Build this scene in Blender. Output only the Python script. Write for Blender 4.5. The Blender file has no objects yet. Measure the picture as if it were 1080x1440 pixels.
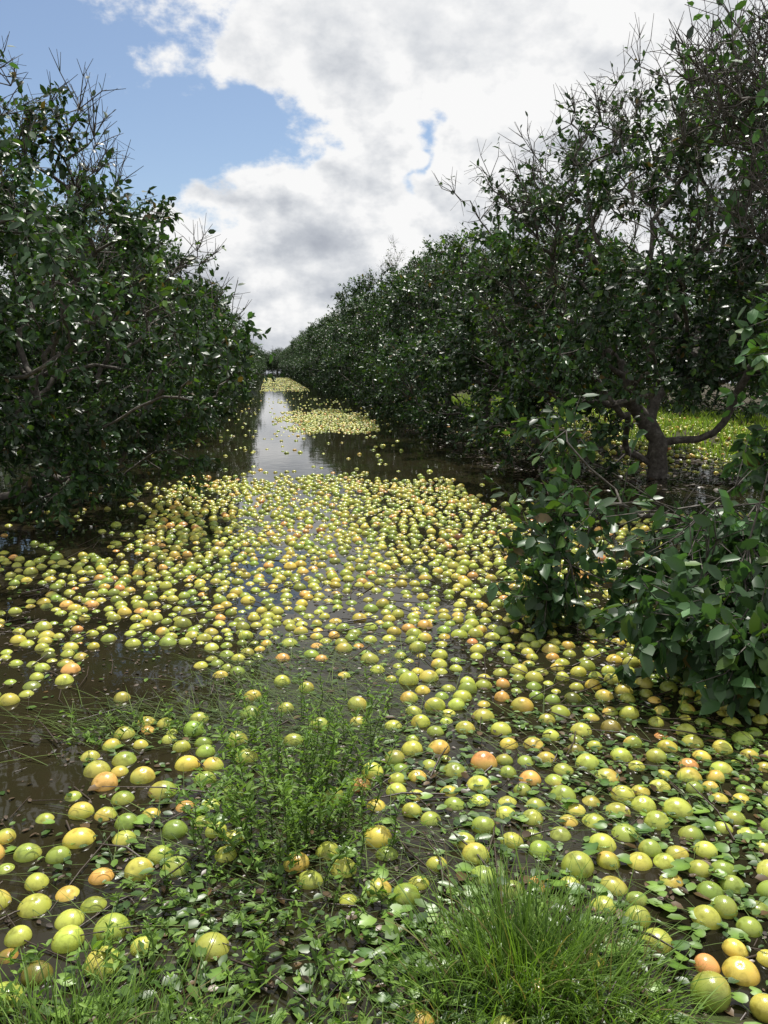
import bpy, math, numpy as np
from mathutils import Vector, noise as mnoise
R0=np.random.default_rng(7)
scene=bpy.context.scene
scene.view_settings.view_transform='Standard'; scene.view_settings.look='None'; scene.view_settings.exposure=0

# ------------------------------------------------------------ helpers
def norm(a): return a/np.maximum(np.linalg.norm(a,axis=-1,keepdims=True),1e-9)
def sstep(a,b,x):
    t=np.clip((x-a)/(b-a),0,1); return t*t*(3-2*t)

class Geo:
    def __init__(s): s.v=[];s.f=[];s.c=[];s.m=[];s.n=0
    def add(s,v,f,c,m=0):
        v=np.asarray(v,float).reshape(-1,3); f=np.asarray(f,int).reshape(-1,3)
        c=np.broadcast_to(np.asarray(c,float),(len(v),3))
        s.v.append(v);s.f.append(f+s.n);s.c.append(c);s.m.append(np.full(len(f),m));s.n+=len(v)
    def mesh(s,name,mats,smooth=True):
        v=np.concatenate(s.v);f=np.concatenate(s.f);c=np.concatenate(s.c);m=np.concatenate(s.m)
        me=bpy.data.meshes.new(name)
        me.vertices.add(len(v));me.vertices.foreach_set('co',v.astype(np.float32).ravel())
        me.loops.add(len(f)*3);me.loops.foreach_set('vertex_index',f.astype(np.int32).ravel())
        me.polygons.add(len(f));me.polygons.foreach_set('loop_start',np.arange(0,len(f)*3,3,dtype=np.int32))
        me.polygons.foreach_set('loop_total',np.full(len(f),3,np.int32))
        me.polygons.foreach_set('material_index',m.astype(np.int32))
        me.polygons.foreach_set('use_smooth',np.full(len(f),smooth))
        ca=me.color_attributes.new('Col','FLOAT_COLOR','POINT')
        ca.data.foreach_set('color',np.concatenate([c,np.ones((len(c),1))],1).astype(np.float32).ravel())
        for x in mats: me.materials.append(x)
        me.update();me.validate()
        return me
def obj(name,me,loc=(0,0,0),rz=0,sc=(1,1,1),parent=None):
    o=bpy.data.objects.new(name,me);o.location=loc;o.rotation_euler=(0,0,rz);o.scale=sc
    scene.collection.objects.link(o)
    if parent: o.parent=parent
    return o

# ------------------------------------------------------------ materials
def mat(name):
    m=bpy.data.materials.new(name);m.use_nodes=True
    nt=m.node_tree;b=nt.nodes['Principled BSDF'];return m,nt,b
def N(nt,t,**k):
    n=nt.nodes.new(t)
    for a,v in k.items(): setattr(n,a,v)
    return n
def L(nt,a,b): nt.links.new(a,b)
def objnoise(nt,scale,detail=4,rough=.55):
    tc=N(nt,'ShaderNodeTexCoord');n=N(nt,'ShaderNodeTexNoise')
    n.inputs['Scale'].default_value=scale;n.inputs['Detail'].default_value=detail;n.inputs['Roughness'].default_value=rough
    L(nt,tc.outputs['Object'],n.inputs['Vector']);return n
def ramp(nt,inp,stops):
    r=N(nt,'ShaderNodeValToRGB');e=r.color_ramp.elements
    while len(e)<len(stops): e.new(.5)
    for i,(p,c) in enumerate(stops): e[i].position=p;e[i].color=(*c,1)
    L(nt,inp,r.inputs['Fac']);return r
def bump(nt,b,h,strength,dist):
    bp=N(nt,'ShaderNodeBump');bp.inputs['Strength'].default_value=strength;bp.inputs['Distance'].default_value=dist
    L(nt,h,bp.inputs['Height']);L(nt,bp.outputs[0],b.inputs['Normal']);return bp

def leafmat(name,rough=.38,trans=.3,spec=.5,tint=(1.5,1.6,.6)):
    m,nt,b=mat(name)
    a=N(nt,'ShaderNodeAttribute',attribute_name='Col')
    L(nt,a.outputs['Color'],b.inputs['Base Color'])
    b.inputs['Roughness'].default_value=rough;b.inputs['Specular IOR Level'].default_value=spec
    t=N(nt,'ShaderNodeBsdfTranslucent')
    m2=N(nt,'ShaderNodeMix',data_type='RGBA',blend_type='MULTIPLY');m2.inputs[0].default_value=1
    L(nt,a.outputs['Color'],m2.inputs[6]);m2.inputs[7].default_value=(*tint,1)
    L(nt,m2.outputs[2],t.inputs['Color'])
    mx=N(nt,'ShaderNodeMixShader');mx.inputs[0].default_value=trans
    L(nt,b.outputs[0],mx.inputs[1]);L(nt,t.outputs[0],mx.inputs[2])
    L(nt,mx.outputs[0],nt.nodes['Material Output'].inputs['Surface'])
    return m
M_leaf=leafmat('citrus_leaf',.38,.26,.45)
M_weed=leafmat('weed_leaf',.5,.35,.3)
M_grass=leafmat('grass_blade',.55,.35,.25)
M_float=leafmat('floating_leaf',.36,.12,.42)

m,nt,b=mat('bark');n=objnoise(nt,14,4,.7)
r=ramp(nt,n.outputs['Fac'],[(.3,(.032,.027,.022)),(.55,(.10,.087,.074)),(.75,(.22,.205,.18))])
L(nt,r.outputs[0],b.inputs['Base Color']);b.inputs['Roughness'].default_value=.85
M_bark=m

m,nt,b=mat('grapefruit_skin')
a=N(nt,'ShaderNodeAttribute',attribute_name='Col');n=objnoise(nt,28,3,.6)
r=ramp(nt,n.outputs['Fac'],[(.30,(.58,.56,.46)),(.5,(1,1,1)),(.8,(1.12,1.08,1))])
mul=N(nt,'ShaderNodeMix',data_type='RGBA',blend_type='MULTIPLY');mul.inputs[0].default_value=1
L(nt,a.outputs['Color'],mul.inputs[6]);L(nt,r.outputs[0],mul.inputs[7])
L(nt,mul.outputs[2],b.inputs['Base Color'])
b.inputs['Roughness'].default_value=.25
n2=objnoise(nt,420,1,.5);bump(nt,b,n2.outputs['Fac'],.25,.002);M_fruit=m

m,nt,b=mat('flood_water')
n=objnoise(nt,.9,4,.6)
r=ramp(nt,n.outputs['Fac'],[(.3,(.010,.010,.005)),(.5,(.024,.020,.010)),(.7,(.016,.021,.008))])
L(nt,r.outputs[0],b.inputs['Base Color']);b.inputs['Roughness'].default_value=.025
b.inputs['IOR'].default_value=1.33
n2=objnoise(nt,4,2,.5);bump(nt,b,n2.outputs['Fac'],.06,.03);M_water=m

m,nt,b=mat('wet_ground')
n=objnoise(nt,3,6,.7)
r=ramp(nt,n.outputs['Fac'],[(.3,(.020,.014,.008)),(.48,(.05,.034,.020)),(.58,(.04,.045,.016)),(.74,(.07,.11,.025))])
L(nt,r.outputs[0],b.inputs['Base Color']);b.inputs['Roughness'].default_value=.75;b.inputs['Specular IOR Level'].default_value=.15
n2=objnoise(nt,30,4,.7);bump(nt,b,n2.outputs['Fac'],.8,.03);M_ground=m

m,nt,b=mat('dead_twig')
a=N(nt,'ShaderNodeAttribute',attribute_name='Col');L(nt,a.outputs['Color'],b.inputs['Base Color']);b.inputs['Roughness'].default_value=.4;M_twig=m

# ------------------------------------------------------------ leaf / tube / blade generators
LT=np.array([[0,0,0],[.28,.21,.05],[.28,-.21,.05],[.68,.19,.03],[.68,-.19,.03],[1,0,-.08],[.3,0,-.01],[.68,0,-.02]])
LF=np.array([[0,6,1],[0,2,6],[1,6,7],[1,7,3],[6,2,4],[6,4,7],[3,7,5],[7,4,5]])
def leaves(g,P,D,Nn,S,C,m,wid=1.0,flat=1.0):
    n=len(P);D=norm(D);W=norm(np.cross(Nn,D));U=np.cross(D,W)
    S=np.asarray(S).reshape(n,1,1);wid=np.broadcast_to(np.asarray(wid,float).reshape(-1,1,1),(n,1,1))
    T=LT[None]
    V=P[:,None]+S*(T[...,0:1]*D[:,None]+wid*T[...,1:2]*W[:,None]+flat*T[...,2:3]*U[:,None])
    F=(LF[None]+(np.arange(n)*8)[:,None,None]).reshape(-1,3)
    C=np.repeat(C,8,axis=0)
    g.add(V.reshape(-1,3),F,C,m)
def pads(g,P,Nn,S,C,rng,k=14):
    """rounded floating leaves with a slightly wavy rim and a stem notch"""
    n=len(P);A,B=frame(norm(Nn));th=np.arange(k)/k*2*math.pi
    el=rng.uniform(.6,1.,(n,1));rr=1+.05*np.sin(th[None]*3+rng.uniform(0,6,(n,1)))+.04*rng.normal(0,1,(n,k));rr[:,0]*=.45
    ex=rr*np.cos(th)[None];ey=rr*np.sin(th)[None]*el;ez=.10*np.sin(th[None]*2+rng.uniform(0,6,(n,1)))
    V=P[:,None]+S[:,None,None]*.5*(ex[...,None]*A[:,None]+ey[...,None]*B[:,None]+ez[...,None]*norm(Nn)[:,None])
    V=np.concatenate([V,P[:,None]-.03*S[:,None,None]*norm(Nn)[:,None]],1)
    f=np.array([[i,(i+1)%k,k] for i in range(k)])
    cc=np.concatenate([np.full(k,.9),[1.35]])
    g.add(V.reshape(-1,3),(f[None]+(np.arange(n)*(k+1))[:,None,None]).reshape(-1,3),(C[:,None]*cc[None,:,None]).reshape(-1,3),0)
def frame(D):
    ref=np.array([.31,.85,.12]);A=norm(np.cross(D,ref));B=np.cross(D,A);return A,B
def segs(g,P0,D0,r0,P1,D1,r1,k,C,m):
    n=len(P0);th=np.arange(k)*2*math.pi/k
    def ring(P,D,r):
        A,B=frame(norm(D));r=np.asarray(r).reshape(n,1,1)
        return P[:,None]+r*(np.cos(th)[None,:,None]*A[:,None]+np.sin(th)[None,:,None]*B[:,None])
    V=np.concatenate([ring(P0,D0,r0),ring(P1,D1,r1)],1)
    f=[]
    for i in range(k):
        j=(i+1)%k;f+= [[i,j,k+j],[i,k+j,k+i]]
    F=(np.array(f)[None]+(np.arange(n)*2*k)[:,None,None]).reshape(-1,3)
    g.add(V.reshape(-1,3),F,C,m)
def blades(g,P,az,length,lean,curl,w,C,m,seg=5):
    n=len(P);t=np.linspace(0,1,seg+1)
    ang=lean[:,None]+curl[:,None]*t[None]
    step=length[:,None]/seg
    h=np.cumsum(np.concatenate([np.zeros((n,1)),np.sin(ang[:,:-1])*step],1),1)
    z=np.cumsum(np.concatenate([np.zeros((n,1)),np.cos(ang[:,:-1])*step],1),1)
    dx=np.cos(az)[:,None];dy=np.sin(az)[:,None]
    C0=np.stack([P[:,0:1]+h*dx,P[:,1:2]+h*dy,P[:,2:3]+z],-1)
    ww=w[:,None]*np.minimum(1,1.6*(1-t)**.8+.03)[None]
    tw=R0.uniform(-.8,.8,n)
    side=np.stack([-np.sin(az+tw),np.cos(az+tw),np.zeros(n)],-1)[:,None]
    V=np.concatenate([C0-side*ww[...,None]/2,C0+side*ww[...,None]/2],1)
    f=[];k=seg+1
    for i in range(seg): f+=[[i,i+1,k+i+1],[i,k+i+1,k+i]]
    F=(np.array(f)[None]+(np.arange(n)*2*k)[:,None,None]).reshape(-1,3)
    tone=np.concatenate([.7+.4*t,.7+.4*t])  # blade colour runs darker at the base to lighter at the tip
    CC=(C[:,None]*tone[None,:,None]).reshape(-1,3)
    g.add(V.reshape(-1,3),F,CC,m)

# ------------------------------------------------------------ tree
def build_tree(name,rng,tips,bare,interior,lpt=95,leaf=.095,base=(0,0,-.25),lean=(0,0),tipr=.0062,cscale=1.0,spread=1.0,brr=.0045):
    g=Geo()
    nodes=[np.array(base,float)];par=[-1];pl=[0.]
    for i in range(1,5):
        nodes.append(np.array([base[0]+lean[0]*i/4+rng.normal(0,.015),base[1]+lean[1]*i/4,base[2]+.19*i]));par.append(i-1);pl.append(.19*i)
    kinds=np.concatenate([np.zeros(len(tips)),np.ones(len(bare)),np.full(len(interior),2)])
    allp=np.concatenate([tips,bare,interior]);c=nodes[-1]
    d=np.linalg.norm(allp-c,axis=1);d=np.where(kinds==2,d*.6,d)
    order=np.argsort(d);P=np.zeros((20000,3));PL=np.zeros(20000);n=len(nodes)
    P[:n]=nodes;PL[:n]=pl;tipnode={}
    for o in order:
        q=allp[o];dist=np.linalg.norm(P[2:n]-q,axis=1)
        j=int(np.argmin(dist+.38*PL[2:n]+.25*np.maximum(P[2:n,2]-q[2],0)))+2
        D=q-P[j];dd=np.linalg.norm(D);k=max(1,int(math.ceil(dd/.2)))
        a=rng.normal(0,.08*dd,3);b2=rng.normal(0,.04*dd+.012,3);p0=P[j].copy();prev=j
        for i in range(1,k+1):
            t=i/k;pt=p0+D*t+a*math.sin(math.pi*t)+b2*math.sin(2*math.pi*t)
            pt[2]+=.06*dd*math.sin(math.pi*t)
            if i<k: pt=pt+rng.normal(0,.016,3)
            P[n]=pt;par.append(prev);PL[n]=PL[prev]+np.linalg.norm(pt-P[prev]);prev=n;n+=1
        tipnode[o]=prev
    P=P[:n];par=np.array(par);cnt=np.zeros(n)
    for o,nd in tipnode.items():
        if kinds[o]<2: cnt[nd]+=1
    for i in range(n-1,0,-1): cnt[par[i]]+=cnt[i]
    cnt=np.maximum(cnt,.6);rad=tipr*cnt**.47
    main=np.zeros(n,int)-1
    for i in range(1,n):
        p=par[i]
        if main[p]<0 or cnt[i]>cnt[main[p]]: main[p]=i
    idx=np.arange(1,n);pp=par[1:];Dn=np.zeros((n,3));Dn[1:]=norm(P[1:]-P[pp]);Dn[0]=(0,0,1)
    ism=(main[pp]==idx)
    D0=np.where(ism[:,None],Dn[pp],Dn[idx]);r0=np.where(ism,rad[pp],np.minimum(rad[idx]*1.25,rad[pp]))
    big=rad[idx]>.02
    for sel,k in((big,8),(~big,4)):
        if sel.any(): segs(g,P[pp][sel],D0[sel],r0[sel],P[idx][sel],Dn[idx][sel],rad[idx][sel],k,(.1,.1,.1),0)
    cen=np.array([allp[:,0].mean(),allp[:,1].mean(),1.6])
    for arr,isbare in((tips,False),(bare,True)):
        if len(arr)==0: continue
        T=6 if isbare else 7
        Q=np.repeat(arr,T,axis=0);out=norm(Q-cen)
        D=norm(out*(.7 if isbare else .45)+rng.normal(0,.6,Q.shape)+np.array([0,0,.25 if isbare else -.02]))
        ln=rng.uniform(.25,.6,len(Q)) if isbare else rng.uniform(.2,.46,len(Q))*spread
        mid=Q+D*ln[:,None]*.5+rng.normal(0,.04,Q.shape);D2=norm(D+rng.normal(0,.45,Q.shape));end=mid+D2*ln[:,None]*.5
        rr=np.full(len(Q),brr if isbare else .0045)
        segs(g,Q,D,rr,mid,D,rr*.8,3,(.1,.1,.1),0);segs(g,mid,D,rr*.8,end,D2,rr*.4,3,(.1,.1,.1),0)
        if isbare:
            for _ in range(2):
                e=mid+norm(D+rng.normal(0,.9,Q.shape))*rng.uniform(.12,.3,(len(Q),1));segs(g,mid,D,rr*.6,e,e-mid,rr*.35,3,(.1,.1,.1),0)
            lp=1
        else: lp=max(1,int(lpt/T))
        t=rng.uniform(.1,1.05,(len(Q),lp,1))
        pos=np.where(t<.5,Q[:,None]+(mid-Q)[:,None]*t*2,mid[:,None]+(end-mid)[:,None]*(t-.5)*2).reshape(-1,3)
        LD=norm(np.repeat(D,lp,axis=0)*.55+rng.normal(0,.62,pos.shape)+np.array([0,0,-.28]))
        LN=norm(rng.normal(0,.55,pos.shape)+np.array([0,0,.75])+.5*np.repeat(out,lp,axis=0))
        nl=len(pos);S=leaf*rng.uniform(.6,1.2,nl)
        tint=np.repeat(np.repeat(rng.normal(0,1,len(arr)),T),lp)
        br=np.exp(.25*rng.normal(0,1,nl)+.30*tint)*cscale
        base_c=np.array([.031,.068,.024])[None]*br[:,None]
        yl=(rng.random(nl)<.07)|((tint>1.5)&(rng.random(nl)<.6))
        base_c[yl]=np.array([.085,.155,.03])*rng.uniform(.7,1.2,(yl.sum(),1))
        dead=rng.random(nl)<.015;base_c[dead]=np.array([.12,.085,.03])
        leaves(g,pos+LD*.01,LD,LN,S,base_c,1,wid=rng.uniform(1.0,1.35,nl),flat=rng.uniform(.3,2.2,(nl,1,1)))
    return g.mesh(name,[M_bark,M_leaf],smooth=True)

def crown_pts(rng,n,H=4.9,Rx=2.9,Ry=2.8,seed=0.,shell=.72,skirt=True,zlow=1.15,sk=(.45,.8),hole_t=-.22,top_thin=0.):
    out=[]
    while len(out)<n:
        ph=rng.uniform(0,2*math.pi);al=max(0,-math.cos(ph))
        zb=zlow-(zlow-.22)*float(sstep(sk[0],sk[1],al)) if skirt else zlow
        z=rng.uniform(zb,H);zw=1.7
        if z>zw: pr=(1-((z-zw)/(H-zw))**2.3)**.55
        else: pr=.80+.2*(z-zb)/(zw-zb+1e-6)
        lump=1+.50*mnoise.noise(Vector((math.cos(ph)*1.7+seed,math.sin(ph)*1.7,z*.75)))+.30*mnoise.noise(Vector((math.cos(ph)*5+seed,math.sin(ph)*5,z*2.2)))
        if rng.random()>pr+.12: continue
        if z>H*.55 and rng.random()<top_thin: continue
        f=rng.uniform(shell,1) if rng.random()<.78 else rng.uniform(.3,1)
        hole=mnoise.noise(Vector((math.cos(ph)*3.1*f,math.sin(ph)*3.1*f+seed,z*1.3+5)))
        if hole<hole_t: continue
        out.append((math.cos(ph)*Rx*pr*f*lump,math.sin(ph)*Ry*pr*f*lump,z*(1+.20*(lump-1))))
    return np.array(out)
def top_bare(rng,n,H,R):
    ph=rng.uniform(0,2*math.pi,n);f=rng.uniform(.2,1,n)**.6
    z=H*(.72+.36*(1-f**2))+rng.uniform(-.5,.3,n)
    return np.stack([np.cos(ph)*R*f*.95,np.sin(ph)*R*f*.95,z],-1)
variants=[]
for i in range(4):
    rng=np.random.default_rng(100+i);H=[4.75,5.2,4.4,4.9][i]
    tips=crown_pts(rng,450,H=H,seed=i*7.3,sk=(.3,.7))
    inter=crown_pts(rng,26,H=H*.75,seed=i,skirt=False)*np.array([.5,.5,.8])+np.array([0,0,.2])
    variants.append(build_tree('grapefruit_tree_mesh',rng,tips,top_bare(rng,[34,44,30,38][i],H,2.3),inter,lpt=84,leaf=.10))
def thin_tree(seed,n,H,zlow,sk,tt,nb,cs=1.,hole=-.15):
    rng=np.random.default_rng(seed)
    tips=crown_pts(rng,n,H=H,seed=3.1+seed,zlow=zlow,sk=sk,hole_t=hole,top_thin=tt)
    bb=crown_pts(rng,nb,H=H+.1,seed=9.,zlow=1.9,skirt=False,hole_t=-1,shell=.8)*1.02
    inter=crown_pts(rng,34,H=H*.77,seed=2,skirt=False)*np.array([.6,.6,.85])+np.array([0,0,.3])
    return build_tree('thin_grapefruit_tree_mesh',rng,tips,np.concatenate([bb,top_bare(rng,60,H,2.4)]),inter,lpt=84,leaf=.098,tipr=.0070,cscale=cs,brr=.0065)
thinR=thin_tree(300,430,5.1,1.5,(.35,.75),.40,180,hole=-.12)
thinL=thin_tree(311,400,4.35,1.05,(.35,.75),.14,110,hole=-.10)

RX,LX=5.5,-3.5
rng=np.random.default_rng(5)
far_r=bpy.data.objects.new('distant_tree_row',None);scene.collection.objects.link(far_r)
def place(x,y,side,k,s=1.0,z=0,par=None,v=None):
    rz=(0 if side>0 else math.pi)+rng.uniform(-.25,.25)
    s2=s*rng.uniform(.93,1.05);zs=s2*rng.uniform(.88,1.10)
    if v is not None: s2,zs=s,s
    return obj('grapefruit_tree',v or variants[k%4],(x+rng.uniform(-.12,.12),y+rng.uniform(-.2,.2),z),rz,(s2,s2,zs),par)
y=11.0;k=1
while y<190:
    place(RX+.1,y,1,k,1.0 if y<14 else 1.02,0,far_r if y>50 else None,thinR if y<12 else None);k+=1;y+=4.8
y=9.2;k=2
while y<190:
    place(LX,y,-1,k,.97 if y<12 else .84,0,far_r if y>50 else None,thinL if y<9.5 else None);k+=3;y+=4.6
for X,s in((RX+9.3,1),(LX-8.9,-1)):
    y=7.;k=0
    while y<90:
        place(X,y,s,k,1.,0,far_r if y>50 else None);k+=1;y+=5.0
for i in range(20):
    place(-47+i*5,197+rng.uniform(-3,3),1,i,1.05,0,far_r)
for i in range(10):
    place(-9+i*2.2,203+rng.uniform(-2,2),1,i,1.05,-.3,far_r)

# near right tree: sparse crown, low boughs that sweep over the water
rng2=np.random.default_rng(77)
TC=np.array([5.7,5.9,0])
def blob(c,r,n): return np.array(c)+norm(rng2.normal(0,1,(n,3)))*rng2.random((n,1))**.45*np.array(r)
low=np.concatenate([
  blob((2.85,4.30,.42),(.7,.6,.26),32),
  blob((2.25,3.55,.34),(.42,.36,.22),18),
  blob((3.1,3.8,.40),(.6,.5,.28),24),
  blob((1.74,4.6,.34),(.15,.20,.20),6),
  blob((2.05,4.9,.70),(.32,.25,.10),5),
  blob((2.12,5.5,1.12),(.10,.2,.10),2),
  blob((3.62,5.2,1.1),(.2,.3,.45),14),
  blob((3.60,5.0,1.75),(.18,.4,.5),10),
  blob((4.7,6.8,3.5),(.7,.9,.8),4),
  blob((5.6,5.4,2.2),(1.2,1.3,1.2),40)])
low[:,2]=np.maximum(low[:,2],.12)
bare=np.concatenate([blob((4.5,7.2,4.1),(.9,.9,.8),85),blob((4.1,6.2,3.1),(.5,.7,.8),40),blob((3.7,4.9,2.4),(.4,.5,.6),8),blob((2.7,4.2,.6),(.7,.6,.3),10)])
inter=np.concatenate([blob((4.6,5.2,1.0),(.4,.4,.2),5),blob((3.6,4.7,.7),(.3,.3,.1),3),blob((4.9,6.4,2.8),(.4,.4,.5),5)])
me=build_tree('near_grapefruit_tree_mesh',rng2,low-TC,bare-TC,inter-TC,lpt=63,leaf=.115,cscale=1.55,tipr=.0055,brr=.0065)
obj('grapefruit_tree',me,tuple(TC))

# ------------------------------------------------------------ ground and water
def ground_z(x,y):
    x=np.asarray(x,float);y=np.asarray(y,float)
    z=-.16+0*x
    w=np.sin(x*2.1+np.sin(y*1.3)*1.5)*np.cos(y*1.7+x*.6)*.025+np.sin(x*5.3+y*2.2)*np.cos(y*6.1-x*1.9)*.012
    for c,wd,h in((RX+1.2,1.7,.20),(LX-1.3,1.3,.17)):
        z=z+h*np.exp(-((x-c)/wd)**2)*sstep(9.5,14,y)
    z=z+.24*sstep(8.0,9.8,x)*sstep(10,14,y)*(1-sstep(60,90,y))
    z=z+.22*sstep(2.1,1.35,y)*(1-.5*sstep(.9,1.6,np.abs(x-.0)))
    return z+w
def axis(lo,hi,st,far):
    a=np.arange(lo,hi,st);e=[];d=st;x=hi
    while x<far: e.append(x);d*=1.25;x+=d
    e.append(far);f=[];d=st;x=lo-st
    while x>-far: f.append(x);d*=1.25;x-=d
    f.append(-far);return np.array(f[::-1]+list(a)+e)
def sheet(name,xs,ys,zf,m):
    X,Y=np.meshgrid(xs,ys);Z=zf(X,Y);nx,ny=len(xs),len(ys)
    i=np.arange(nx*ny).reshape(ny,nx);a=i[:-1,:-1].ravel();b_=i[:-1,1:].ravel();c=i[1:,1:].ravel();d=i[1:,:-1].ravel()
    g=Geo();g.add(np.stack([X,Y,Z],-1).reshape(-1,3),np.concatenate([np.stack([a,b_,c],1),np.stack([a,c,d],1)]),(.1,.1,.1),0)
    return obj(name,g.mesh(name,[m]))
sheet('ground',axis(-8,14,.12,3000),axis(-3,40,.12,3000),ground_z,M_ground)
sheet('flood_water',axis(-8,14,2,3000),axis(-3,40,2,3000),lambda x,y:0*x,M_water)

# ------------------------------------------------------------ fruit
def inpoly(x,y,poly):
    c=False;j=len(poly)-1
    for i in range(len(poly)):
        xi,yi=poly[i];xj,yj=poly[j]
        if (yi>y)!=(yj>y) and x<(xj-xi)*(y-yi)/(yj-yi)+xi: c=not c
        j=i
    return c
POOL=[(-3.2,3.75),(-1.35,3.82),(-1.0,4.14),(-1.12,4.75),(-.5,4.55),(-.3,3.95),(-.22,3.6),(-.55,3.62),(-.78,3.38),(-.80,3.05),(-.93,2.85),(-.95,2.65),(-3.2,2.5)]
SPARSE=[(-.3,3.35),(-.35,3.9),(.0,4.5),(.5,4.2),(.62,3.5),(.4,2.95),(-.1,3.0)]
WEED=[(-.2,2.45),(.28,2.4),(.32,3.3),(-.15,3.3)]
FRONT=[(-.42,2.3),(-.1,2.45),(.2,2.15),(.6,2.1),(.9,2.1),(1.0,1.75),(1.15,1.2),(-.9,1.2),(-.75,1.85),(-.38,2.0)]
def nz(x,y,s,o=0): return mnoise.noise(Vector((x*s+o,y*s,o*1.7)))
def dens(x,y):
    n=nz(x,y,1.1,3);n2=nz(x,y,3.2,9)
    if y<1.55: return 0
    wx,wy=x+.12*nz(x,y,3,40),y+.12*nz(x,y,3,60)
    if inpoly(wx,wy,POOL): return 0.003
    if inpoly(x,y,WEED): return 0.01
    if inpoly(x,y,FRONT): return 0.015
    if inpoly(wx,wy,SPARSE): return .03+.10*max(0,n2)
    if 8.1<x<13: return .3 if n>-.1 else .05
    if x<-8 or x>14: return 0
    d=1.
    if y<3.4:
        d=.38+.9*n2+.4*n+(.24 if x>.3 else 0)
    elif y<14.5:
        d=1. if n2>-.30 else .15
        if y<4.6 and x<.8: d=.55+.9*n2
        edge=11.4+1.1*nz(x,y,.9,77)+.6*nz(x,y,2.5,7)-.6*max(0,x-.9)-.3*max(0,-x)
        d*=1-float(sstep(edge-.6,edge+.9,y))*.99
        if x>2.5: d*=.5 if y<8 else .03
        if x<-1.3: d*=.75 if y<7.0 and n2>-.2 else .05
    elif y<19: d=.006+(.05 if n>.3 else 0)
    elif y<34:
        e=math.hypot((x-1.75-.1*(y-25)*.3)/1.35,(y-24.6)/5.6)+.5*nz(x,y*.35,1.6,12)
        d=.9*(1-float(sstep(.75,1.15,e)))+.01
        if n2<-.25: d*=.3
    elif y<52: d=.006+(.25 if n>.42 and x>.3 else 0)
    elif y<70: d=.5 if n>.0 else .02
    else: d=.5 if n>0 else .02
    if 5.2<x<8.1 and y>11: return .5
    if (x>3.0 or x<-1.6) and y>8: d=min(d,.05)
    return max(0,d)
rg=np.random.default_rng(21);cell=.13;grid={};fr=[]
def attempt(x,y,r):
    cx,cy=int(math.floor(x/cell)),int(math.floor(y/cell))
    for i in(-1,0,1):
        for j in(-1,0,1):
            for q in grid.get((cx+i,cy+j),()):
                if (q[0]-x)**2+(q[1]-y)**2<((q[2]+r)*.95)**2: return
    grid.setdefault((cx,cy),[]).append((x,y,r));fr.append((x,y,r))
def throw(x0,x1,y0,y1,per):
    n=int((x1-x0)*(y1-y0)*per)
    X=rg.uniform(x0,x1,n);Y=rg.uniform(y0,y1,n);U=rg.random(n);RR=np.clip(rg.normal(.0445,.006,n),.031,.058)
    for x,y,u,r in zip(X,Y,U,RR):
        if u<dens(x,y): attempt(x,y,r)
throw(-1.6,3.2,1.5,4.6,650)
throw(-1.6,3.0,4.6,13,500)
throw(-5.5,-1.6,4.6,8,280);throw(3.0,5.2,4.6,13,120);throw(5.2,7.5,4.6,11,120);throw(-5.5,-1.6,8,13,120)
throw(-5.5,-1.6,3.,4.6,350)
throw(-4,5.2,13,40,160)
throw(-.6,2.7,40,110,60)
throw(8.2,12.5,9,34,100)
throw(5.2,8.1,11,19,45)
fr=np.array(fr)
print('FRUIT',len(fr))
import bmesh
def ico(sub):
    bm=bmesh.new();bmesh.ops.create_icosphere(bm,subdivisions=sub,radius=1)
    v=np.array([q.co[:] for q in bm.verts]);f=np.array([[q.index for q in p.verts] for p in bm.faces]);bm.free();return v,f
g=Geo()
for lo,hi,sub in((0,3.2,4),(3.2,9,3),(9,400,2)):
    s=fr[(fr[:,1]>=lo)&(fr[:,1]<hi)];n=len(s)
    if n==0: continue
    v,f=ico(sub);k=len(v)
    ax=norm(np.stack([rg.normal(0,.6,n),rg.normal(0,.6,n),np.ones(n)],-1));A,B=frame(ax)
    Rm=np.stack([A,B,ax],-1)
    axr=np.abs(v[:,2]);vv=v*np.array([1,1,.90]);vv=vv*(1-.10*np.exp(-((1-axr)/.010)))[:,None]
    V=np.einsum('nij,kj->nki',Rm,vv)*s[:,2][:,None,None]
    gz=ground_z(s[:,0],s[:,1]);zc=np.maximum(rg.uniform(-.022,-.001,n)-.005*(s[:,1]>4),gz+s[:,2]*.7)
    pos=np.stack([s[:,0],s[:,1],zc],-1)
    u=rg.random(n)
    cls=np.select([u<.60,u<.86,u<.95],[0,1,2],3)
    pal=np.array([[.46,.49,.085],[.27,.35,.06],[.62,.53,.09],[.70,.41,.11]])
    c=pal[cls]*rg.uniform(.76,1.16,(n,1))*(1+rg.normal(0,.045,(n,3)))
    bd=norm(rg.normal(0,1,(n,3))+np.array([0,0,.4]));amt=rg.random(n)**2.6*np.where(cls==1,.3,.9)
    c2=np.where((cls==3)[:,None],np.array([.74,.26,.11]),np.array([.74,.44,.10]))
    dt=np.einsum('nki,ni->nk',V/s[:,2][:,None,None],bd)
    mixv=sstep(-.2,.9,dt)*amt[:,None]
    gd=norm(rg.normal(0,1,(n,3)));mg=sstep(.1,.95,np.einsum('nki,ni->nk',V/s[:,2][:,None,None],gd))*(rg.random(n)*.6)[:,None]
    CC=c[:,None]*(1-mixv[...,None])+c2[:,None]*mixv[...,None]
    CC=CC*(1-mg[...,None])+np.array([.20,.29,.04])*mg[...,None]
    blem=(rg.random(n)<.02);CC[blem]*=np.array([.45,.38,.4])
    CC=np.clip(CC,.01,.85)
    g.add((V+pos[:,None]).reshape(-1,3),(f[None]+(np.arange(n)*k)[:,None,None]).reshape(-1,3),CC.reshape(-1,3),0)
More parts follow.
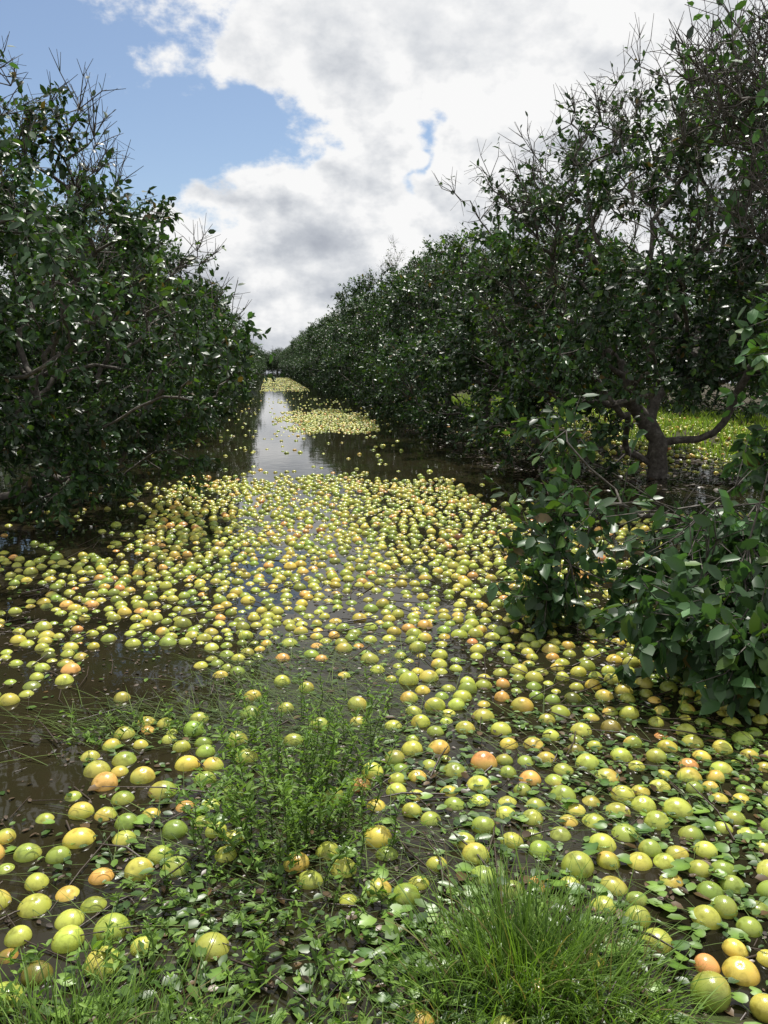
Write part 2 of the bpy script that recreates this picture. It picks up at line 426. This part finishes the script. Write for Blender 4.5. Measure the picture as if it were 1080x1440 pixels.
obj('floating_grapefruit',g.mesh('floating_grapefruit',[M_fruit]))

# ------------------------------------------------------------ floating leaves, twigs
def green(n,lo=(.05,.11,.02),hi=(.17,.27,.045),p=1.3):
    t=rg.random(n)[:,None]**p;return np.array(lo)*(1-t)+np.array(hi)*t
g=Geo()
def spots(n,x0,x1,y0,y1,thr):
    X=rg.uniform(x0,x1,n);Y=rg.uniform(y0,y1,n)
    keep=np.array([nz(a,b_,2.4,31)+.25*rg.normal()>thr and not (inpoly(a,b_,POOL) and rg.random()<.93) for a,b_ in zip(X,Y)])
    return X[keep],Y[keep]
def scatter_leaves(n,x0,x1,y0,y1,smin,smax,thr,flat=.8,wid=1.6,zh=.012,up=.10):
    X,Y=spots(n,x0,x1,y0,y1,thr);n=len(X);az=rg.uniform(0,6.283,n)
    D=np.stack([np.cos(az),np.sin(az),rg.normal(.02,.06,n)],-1);Nn=np.stack([rg.normal(0,up,n),rg.normal(0,up,n),np.ones(n)],-1)
    P=np.stack([X,Y,np.maximum(ground_z(X,Y),0)+rg.uniform(.003,zh,n)],-1)
    C=green(n,(.03,.07,.014),(.14,.24,.04),1.5);dd=rg.random(n)<.12;C[dd]=np.array([.09,.055,.02])*rg.uniform(.4,1.4,(dd.sum(),1))
    sz=smin+(smax-smin)*rg.random(n)**1.8
    leaves(g,P,D,norm(Nn),sz,C,0,wid=rg.uniform(.8,wid,n),flat=flat)
scatter_leaves(3400,-1.6,1.9,1.4,3.0,.018,.058,-.03,zh=.02)
scatter_leaves(1400,.4,2.2,1.6,3.4,.02,.06,-.3,zh=.02)
scatter_leaves(1300,-.5,.75,1.4,2.5,.018,.06,-.3,zh=.035,up=.25)
scatter_leaves(2200,-1.2,2.4,2.8,4.8,.02,.055,-.08)
scatter_leaves(1400,-3,3.2,4.6,9,.03,.065,.05)
scatter_leaves(800,1.6,3.2,2.2,5,.03,.075,-.1)
for n,x0,x1,y0,y1,th in((200,-1.2,1.3,1.5,2.8,.0),(110,.8,1.7,1.5,2.5,-.4),(90,.1,.6,1.8,2.4,-.3)):
    X,Y=spots(n,x0,x1,y0,y1,th);n=len(X)
    P=np.stack([X,Y,np.maximum(ground_z(X,Y),0)+rg.uniform(.006,.03,n)],-1)
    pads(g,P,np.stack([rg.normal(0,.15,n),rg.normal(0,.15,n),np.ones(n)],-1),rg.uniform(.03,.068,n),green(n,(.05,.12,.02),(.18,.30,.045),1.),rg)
obj('floating_leaves',g.mesh('floating_leaves',[M_float]))
g=Geo();n=760
X=rg.uniform(-1.8,3,n);Y=1.5+rg.random(n)**1.3*7;az=rg.uniform(0,6.28,n);ln=rg.uniform(.06,.45,n)
P=np.stack([X,Y,np.maximum(ground_z(X,Y),0)+rg.uniform(.0,.02,n)],-1);D=np.stack([np.cos(az),np.sin(az),rg.normal(0,.06,n)],-1)
Mi=P+D*ln[:,None]*.5+rg.normal(0,.012,(n,3));E=Mi+norm(D+rg.normal(0,.25,(n,3))*np.array([1,1,.2]))*ln[:,None]*.5
rr=rg.uniform(.0015,.005,n)
segs(g,P,D,rr,Mi,D,rr*.85,5,(.045,.03,.02),0);segs(g,Mi,D,rr*.85,E,E-Mi,rr*.4,5,(.045,.03,.02),0)
def litter(n,x0,x1,y0,y1,s0,s1):
    X=rg.uniform(x0,x1,n);Y=rg.uniform(y0,y1,n);az=rg.uniform(0,6.28,n);gz=ground_z(X,Y)
    P=np.stack([X,Y,np.maximum(gz,0)+rg.uniform(.001,.008,n)],-1)
    leaves(g,P,np.stack([np.cos(az),np.sin(az),rg.normal(0,.1,n)],-1),norm(np.stack([rg.normal(0,.2,n),rg.normal(0,.2,n),np.ones(n)],-1)),rg.uniform(s0,s1,n),np.array([.05,.033,.02])*rg.uniform(.4,1.9,(n,1)),0,wid=1.2,flat=.8)
litter(5200,-1.8,3,1.4,7,.008,.03)
litter(5000,3.4,8.2,9.5,20,.05,.11)
obj('floating_twigs',g.mesh('floating_twigs',[M_twig]))

# ------------------------------------------------------------ weeds and grass
def clump(g,cx,cy,sx,sy,n,l0,l1,w0,w1,lean=.5,c=((.06,.12,.02),(.20,.33,.055)),zoff=0,m=0,curl=(.3,1.5)):
    X=rg.normal(cx,sx,n);Y=rg.normal(cy,sy,n)
    az=np.arctan2(Y-cy,X-cx)+rg.normal(0,.9,n)
    P=np.stack([X,Y,np.maximum(ground_z(X,Y),-.02)+zoff],-1)
    rad=np.minimum(1,np.hypot((X-cx)/sx,(Y-cy)/sy)/2)
    C=green(n,*c);dd=rg.random(n)<.06;C[dd]=np.array([.22,.19,.08])
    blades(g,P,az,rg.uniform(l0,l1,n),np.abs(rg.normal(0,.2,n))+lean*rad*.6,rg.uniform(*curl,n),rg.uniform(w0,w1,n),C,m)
def weed(name,stems,mt=M_weed,wd=(.45,.8),dz=.02):
    g=Geo()
    for (x,y,h,az,ln,ls) in stems:
        k=max(4,int(h/dz));t=np.linspace(0,1,k+1)
        wob=rg.normal(0,.012)
        P=np.stack([x+math.cos(az)*ln*h*t**1.5+wob*np.sin(t*6),y+math.sin(az)*ln*h*t**1.5+wob*np.cos(t*5),max(float(ground_z(x,y)),-.03)+h*t],-1)
        D=norm(np.gradient(P,axis=0));rr=.0025*(1-.7*t)
        segs(g,P[:-1],D[:-1],rr[:-1],P[1:],D[1:],rr[1:],4,(.09,.14,.035),0)
        per=3;Q=np.repeat(P[2:],per,axis=0);m_=len(Q);a=rg.uniform(0,6.28,m_)
        LD=np.stack([np.cos(a),np.sin(a),rg.uniform(-.1,1.2,m_)],-1)
        sz=ls*rg.uniform(.5,1.2,m_)*np.repeat(.6+.6*np.sin(t[2:]*2.8),per)
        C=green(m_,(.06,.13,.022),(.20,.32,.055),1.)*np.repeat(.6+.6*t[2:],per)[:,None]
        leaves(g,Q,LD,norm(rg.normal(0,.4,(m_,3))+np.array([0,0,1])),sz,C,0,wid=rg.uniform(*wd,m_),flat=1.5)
    return obj(name,g.mesh(name,[mt]))
st=[]
for i in range(70):
    x=rg.normal(.05,.11);y=rg.normal(2.60,.14)
    st.append((x,y,rg.uniform(.12,.42),math.atan2(y-2.6,x-.05)+rg.normal(0,.6),rg.uniform(.1,.8),rg.uniform(.020,.042)))
for i in range(36):
    x=rg.uniform(-.22,.40);y=rg.uniform(2.8,3.6)
    st.append((x,y,rg.uniform(.1,.34),rg.uniform(0,6.28),rg.uniform(.1,.8),rg.uniform(.02,.04)))
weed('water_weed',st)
st=[]
for i in range(110):
    x=rg.uniform(-.5,.35);y=rg.uniform(1.65,2.4)
    st.append((x,y,rg.uniform(.04,.16),rg.uniform(0,6.28),rg.uniform(.2,1.1),rg.uniform(.016,.036)))
for i in range(40):
    x=rg.uniform(-1.,-.3);y=rg.uniform(1.5,2.1)
    st.append((x,y,rg.uniform(.05,.16),rg.uniform(0,6.28),rg.uniform(.2,1.),rg.uniform(.018,.035)))
for i in range(26):
    x=rg.uniform(-.9,-.3);y=rg.uniform(3.3,3.6)
    st.append((x,y,rg.uniform(.05,.14),rg.uniform(0,6.28),rg.uniform(.5,1.2),rg.uniform(.02,.035)))
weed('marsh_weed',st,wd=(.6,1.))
g=Geo()
clump(g,.62,1.78,.10,.10,950,.10,.34,.002,.0055,lean=.6,curl=(.0,1.5))
clump(g,.80,1.68,.09,.12,600,.08,.25,.002,.005,lean=.8,curl=(.1,1.6))
clump(g,.40,1.68,.08,.08,260,.06,.2,.002,.005,lean=.8)
obj('grass_clump',g.mesh('grass_clump',[M_grass]))
g=Geo()
clump(g,-.50,1.66,.16,.12,800,.08,.24,.002,.005,lean=.8)
clump(g,-.15,1.6,.2,.08,420,.06,.2,.002,.005,lean=1.)
clump(g,.15,1.5,.2,.06,260,.06,.16,.002,.005,lean=1.)
obj('grass_clump',g.mesh('grass_clump',[M_grass]))
g=Geo()
for cx,cy,sx,sy,n in((.30,3.45,.28,.35,620),(-.05,3.9,.18,.3,200),(-.55,3.5,.3,.12,220),(.1,2.35,.4,.2,300),(.5,4.2,.3,.2,120),(1.2,2.6,.5,.5,300)):
    X=rg.normal(cx,sx,n);Y=rg.normal(cy,sy,n);az=rg.normal(2.6,.7,n)
    P=np.stack([X,Y,rg.uniform(-.004,.008,n)],-1)
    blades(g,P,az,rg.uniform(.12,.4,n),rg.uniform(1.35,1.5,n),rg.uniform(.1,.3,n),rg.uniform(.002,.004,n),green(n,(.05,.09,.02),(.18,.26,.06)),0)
obj('trailing_grass',g.mesh('trailing_grass',[M_grass]))
g=Geo()
n=16000;X=rg.uniform(7.6,14.5,n);Y=rg.uniform(11,40,n);az=rg.uniform(0,6.28,n)
P=np.stack([X,Y,ground_z(X,Y)],-1)
keep=np.array([nz(a,b_,.8,50)>-.2+max(0,8.4-a)*.5 for a,b_ in zip(X,Y)]);P=P[keep];az=az[keep];n=len(P)
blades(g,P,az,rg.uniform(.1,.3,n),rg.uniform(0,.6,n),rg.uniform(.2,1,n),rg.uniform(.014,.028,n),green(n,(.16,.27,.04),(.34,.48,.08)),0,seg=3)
obj('alley_grass',g.mesh('alley_grass',[M_grass]))

# ------------------------------------------------------------ world
EL=math.radians(65);AZ=math.radians(18)
w=bpy.data.worlds.new('World');scene.world=w;w.use_nodes=True;nt=w.node_tree;nt.nodes.clear()
out=N(nt,'ShaderNodeOutputWorld')
sky=N(nt,'ShaderNodeTexSky',sky_type='NISHITA',sun_disc=False,sun_elevation=EL,sun_rotation=AZ)
sky.air_density=1.0;sky.dust_density=.8;sky.ozone_density=1.5
bg1=N(nt,'ShaderNodeBackground');bg1.inputs[1].default_value=.115;L(nt,sky.outputs[0],bg1.inputs[0])
tc=N(nt,'ShaderNodeTexCoord');sx=N(nt,'ShaderNodeSeparateXYZ');L(nt,tc.outputs['Generated'],sx.inputs[0])
def M(op,a,b=None,c=None,clamp=False):
    n=N(nt,'ShaderNodeMath',operation=op,use_clamp=clamp)
    for i,v in enumerate((a,b,c)):
        if v is None: continue
        if isinstance(v,(int,float)): n.inputs[i].default_value=v
        else: L(nt,v,n.inputs[i])
    return n.outputs[0]
def noise_at(off,scale,detail,rough,zs=1.5,dist=0.):
    mp=N(nt,'ShaderNodeMapping');mp.inputs['Location'].default_value=off;mp.inputs['Scale'].default_value=(1,1,zs)
    L(nt,tc.outputs['Generated'],mp.inputs[0])
    n=N(nt,'ShaderNodeTexNoise');n.inputs['Scale'].default_value=scale;n.inputs['Detail'].default_value=detail;n.inputs['Roughness'].default_value=rough
    n.inputs['Distortion'].default_value=dist
    L(nt,mp.outputs[0],n.inputs['Vector']);return n.outputs['Fac']
n1=noise_at((0,0,0),9,6,.60)
w1=noise_at((5,2,1),14,2,.5);w2=noise_at((1,7,3),14,2,.5)
az=M('ADD',M('ARCTAN2',sx.outputs[0],sx.outputs[1]),M('MULTIPLY',M('SUBTRACT',w1,.5),.12))
el0=M('ARCSINE',sx.outputs[2]);el=M('ADD',el0,M('MULTIPLY',M('SUBTRACT',w2,.5),.10))
gmin=None
for a,e,ra,re in((-.25,.275,.19,.112),(-.08,.262,.125,.052),(.190,.228,.008,.028)):
    dx=M('DIVIDE',M('SUBTRACT',az,a),ra);dy=M('DIVIDE',M('SUBTRACT',el,e),re)
    d=M('SUBTRACT',M('SQRT',M('ADD',M('MULTIPLY',dx,dx),M('MULTIPLY',dy,dy))),1)
    if ra<.06: d=M('ADD',M('MULTIPLY',d,.35),.12)
    gmin=d if gmin is None else M('MINIMUM',gmin,d)
gm=M('MINIMUM',gmin,.8)
f=M('ADD',gm,M('MULTIPLY',M('SUBTRACT',n1,.5),3.0))
cov=N(nt,'ShaderNodeMapRange',interpolation_type='SMOOTHSTEP');L(nt,f,cov.inputs[0]);cov.inputs[1].default_value=-.16;cov.inputs[2].default_value=.26
nA=noise_at((0,0,0),7,6,.56);nB=noise_at((-.012,-.0,-.038),7,6,.56)
nC=noise_at((3,1,2.6),2.6,2,.5)
amp=M('SUBTRACT',3.0,M('MULTIPLY',M('MAXIMUM',M('SUBTRACT',el0,.26),0),12))
amp=M('MAXIMUM',amp,1.2)
rel=M('MULTIPLY',M('SUBTRACT',nA,nB),amp)  # lit tops and grey undersides of clouds painted in from offset noise
br=M('ADD',M('ADD',.70,rel),M('MULTIPLY',M('SUBTRACT',nC,.5),1.3))
br=M('ADD',br,M('MULTIPLY',M('SUBTRACT',1,M('MINIMUM',M('MAXIMUM',f,0),1)),.42))  # bright rim painted along thin cloud edges
br=M('SUBTRACT',br,M('MULTIPLY',M('SUBTRACT',1,M('MINIMUM',M('MULTIPLY',M('MAXIMUM',el0,0),6),1)),.22),clamp=True)
cr=ramp(nt,br,[(0,(.44,.47,.53)),(.35,(.57,.60,.65)),(.65,(.76,.78,.81)),(.97,(.98,.98,.98))])
bg2=N(nt,'ShaderNodeBackground');bg2.inputs[1].default_value=.97;L(nt,cr.outputs[0],bg2.inputs[0])
mx=N(nt,'ShaderNodeMixShader');L(nt,cov.outputs[0],mx.inputs[0]);L(nt,bg1.outputs[0],mx.inputs[1]);L(nt,bg2.outputs[0],mx.inputs[2])
L(nt,mx.outputs[0],out.inputs[0])

sd=bpy.data.lights.new('sun','SUN');sd.energy=5.0;sd.angle=math.radians(.53);sd.color=(1,.96,.89)
so=bpy.data.objects.new('sun',sd);scene.collection.objects.link(so)
S=Vector((math.sin(AZ)*math.cos(EL),math.cos(AZ)*math.cos(EL),math.sin(EL)))
so.rotation_euler=(-S).to_track_quat('-Z','Y').to_euler();so.location=(0,0,30)

cd=bpy.data.cameras.new('camera');co=bpy.data.objects.new('camera',cd);scene.collection.objects.link(co)
cd.sensor_fit='VERTICAL';cd.sensor_height=36;cd.lens=28;cd.clip_start=.05;cd.clip_end=6000
co.location=(0,0,1.6);co.rotation_euler=(math.radians(90-10.4),0,math.radians(-8.1))
scene.camera=co
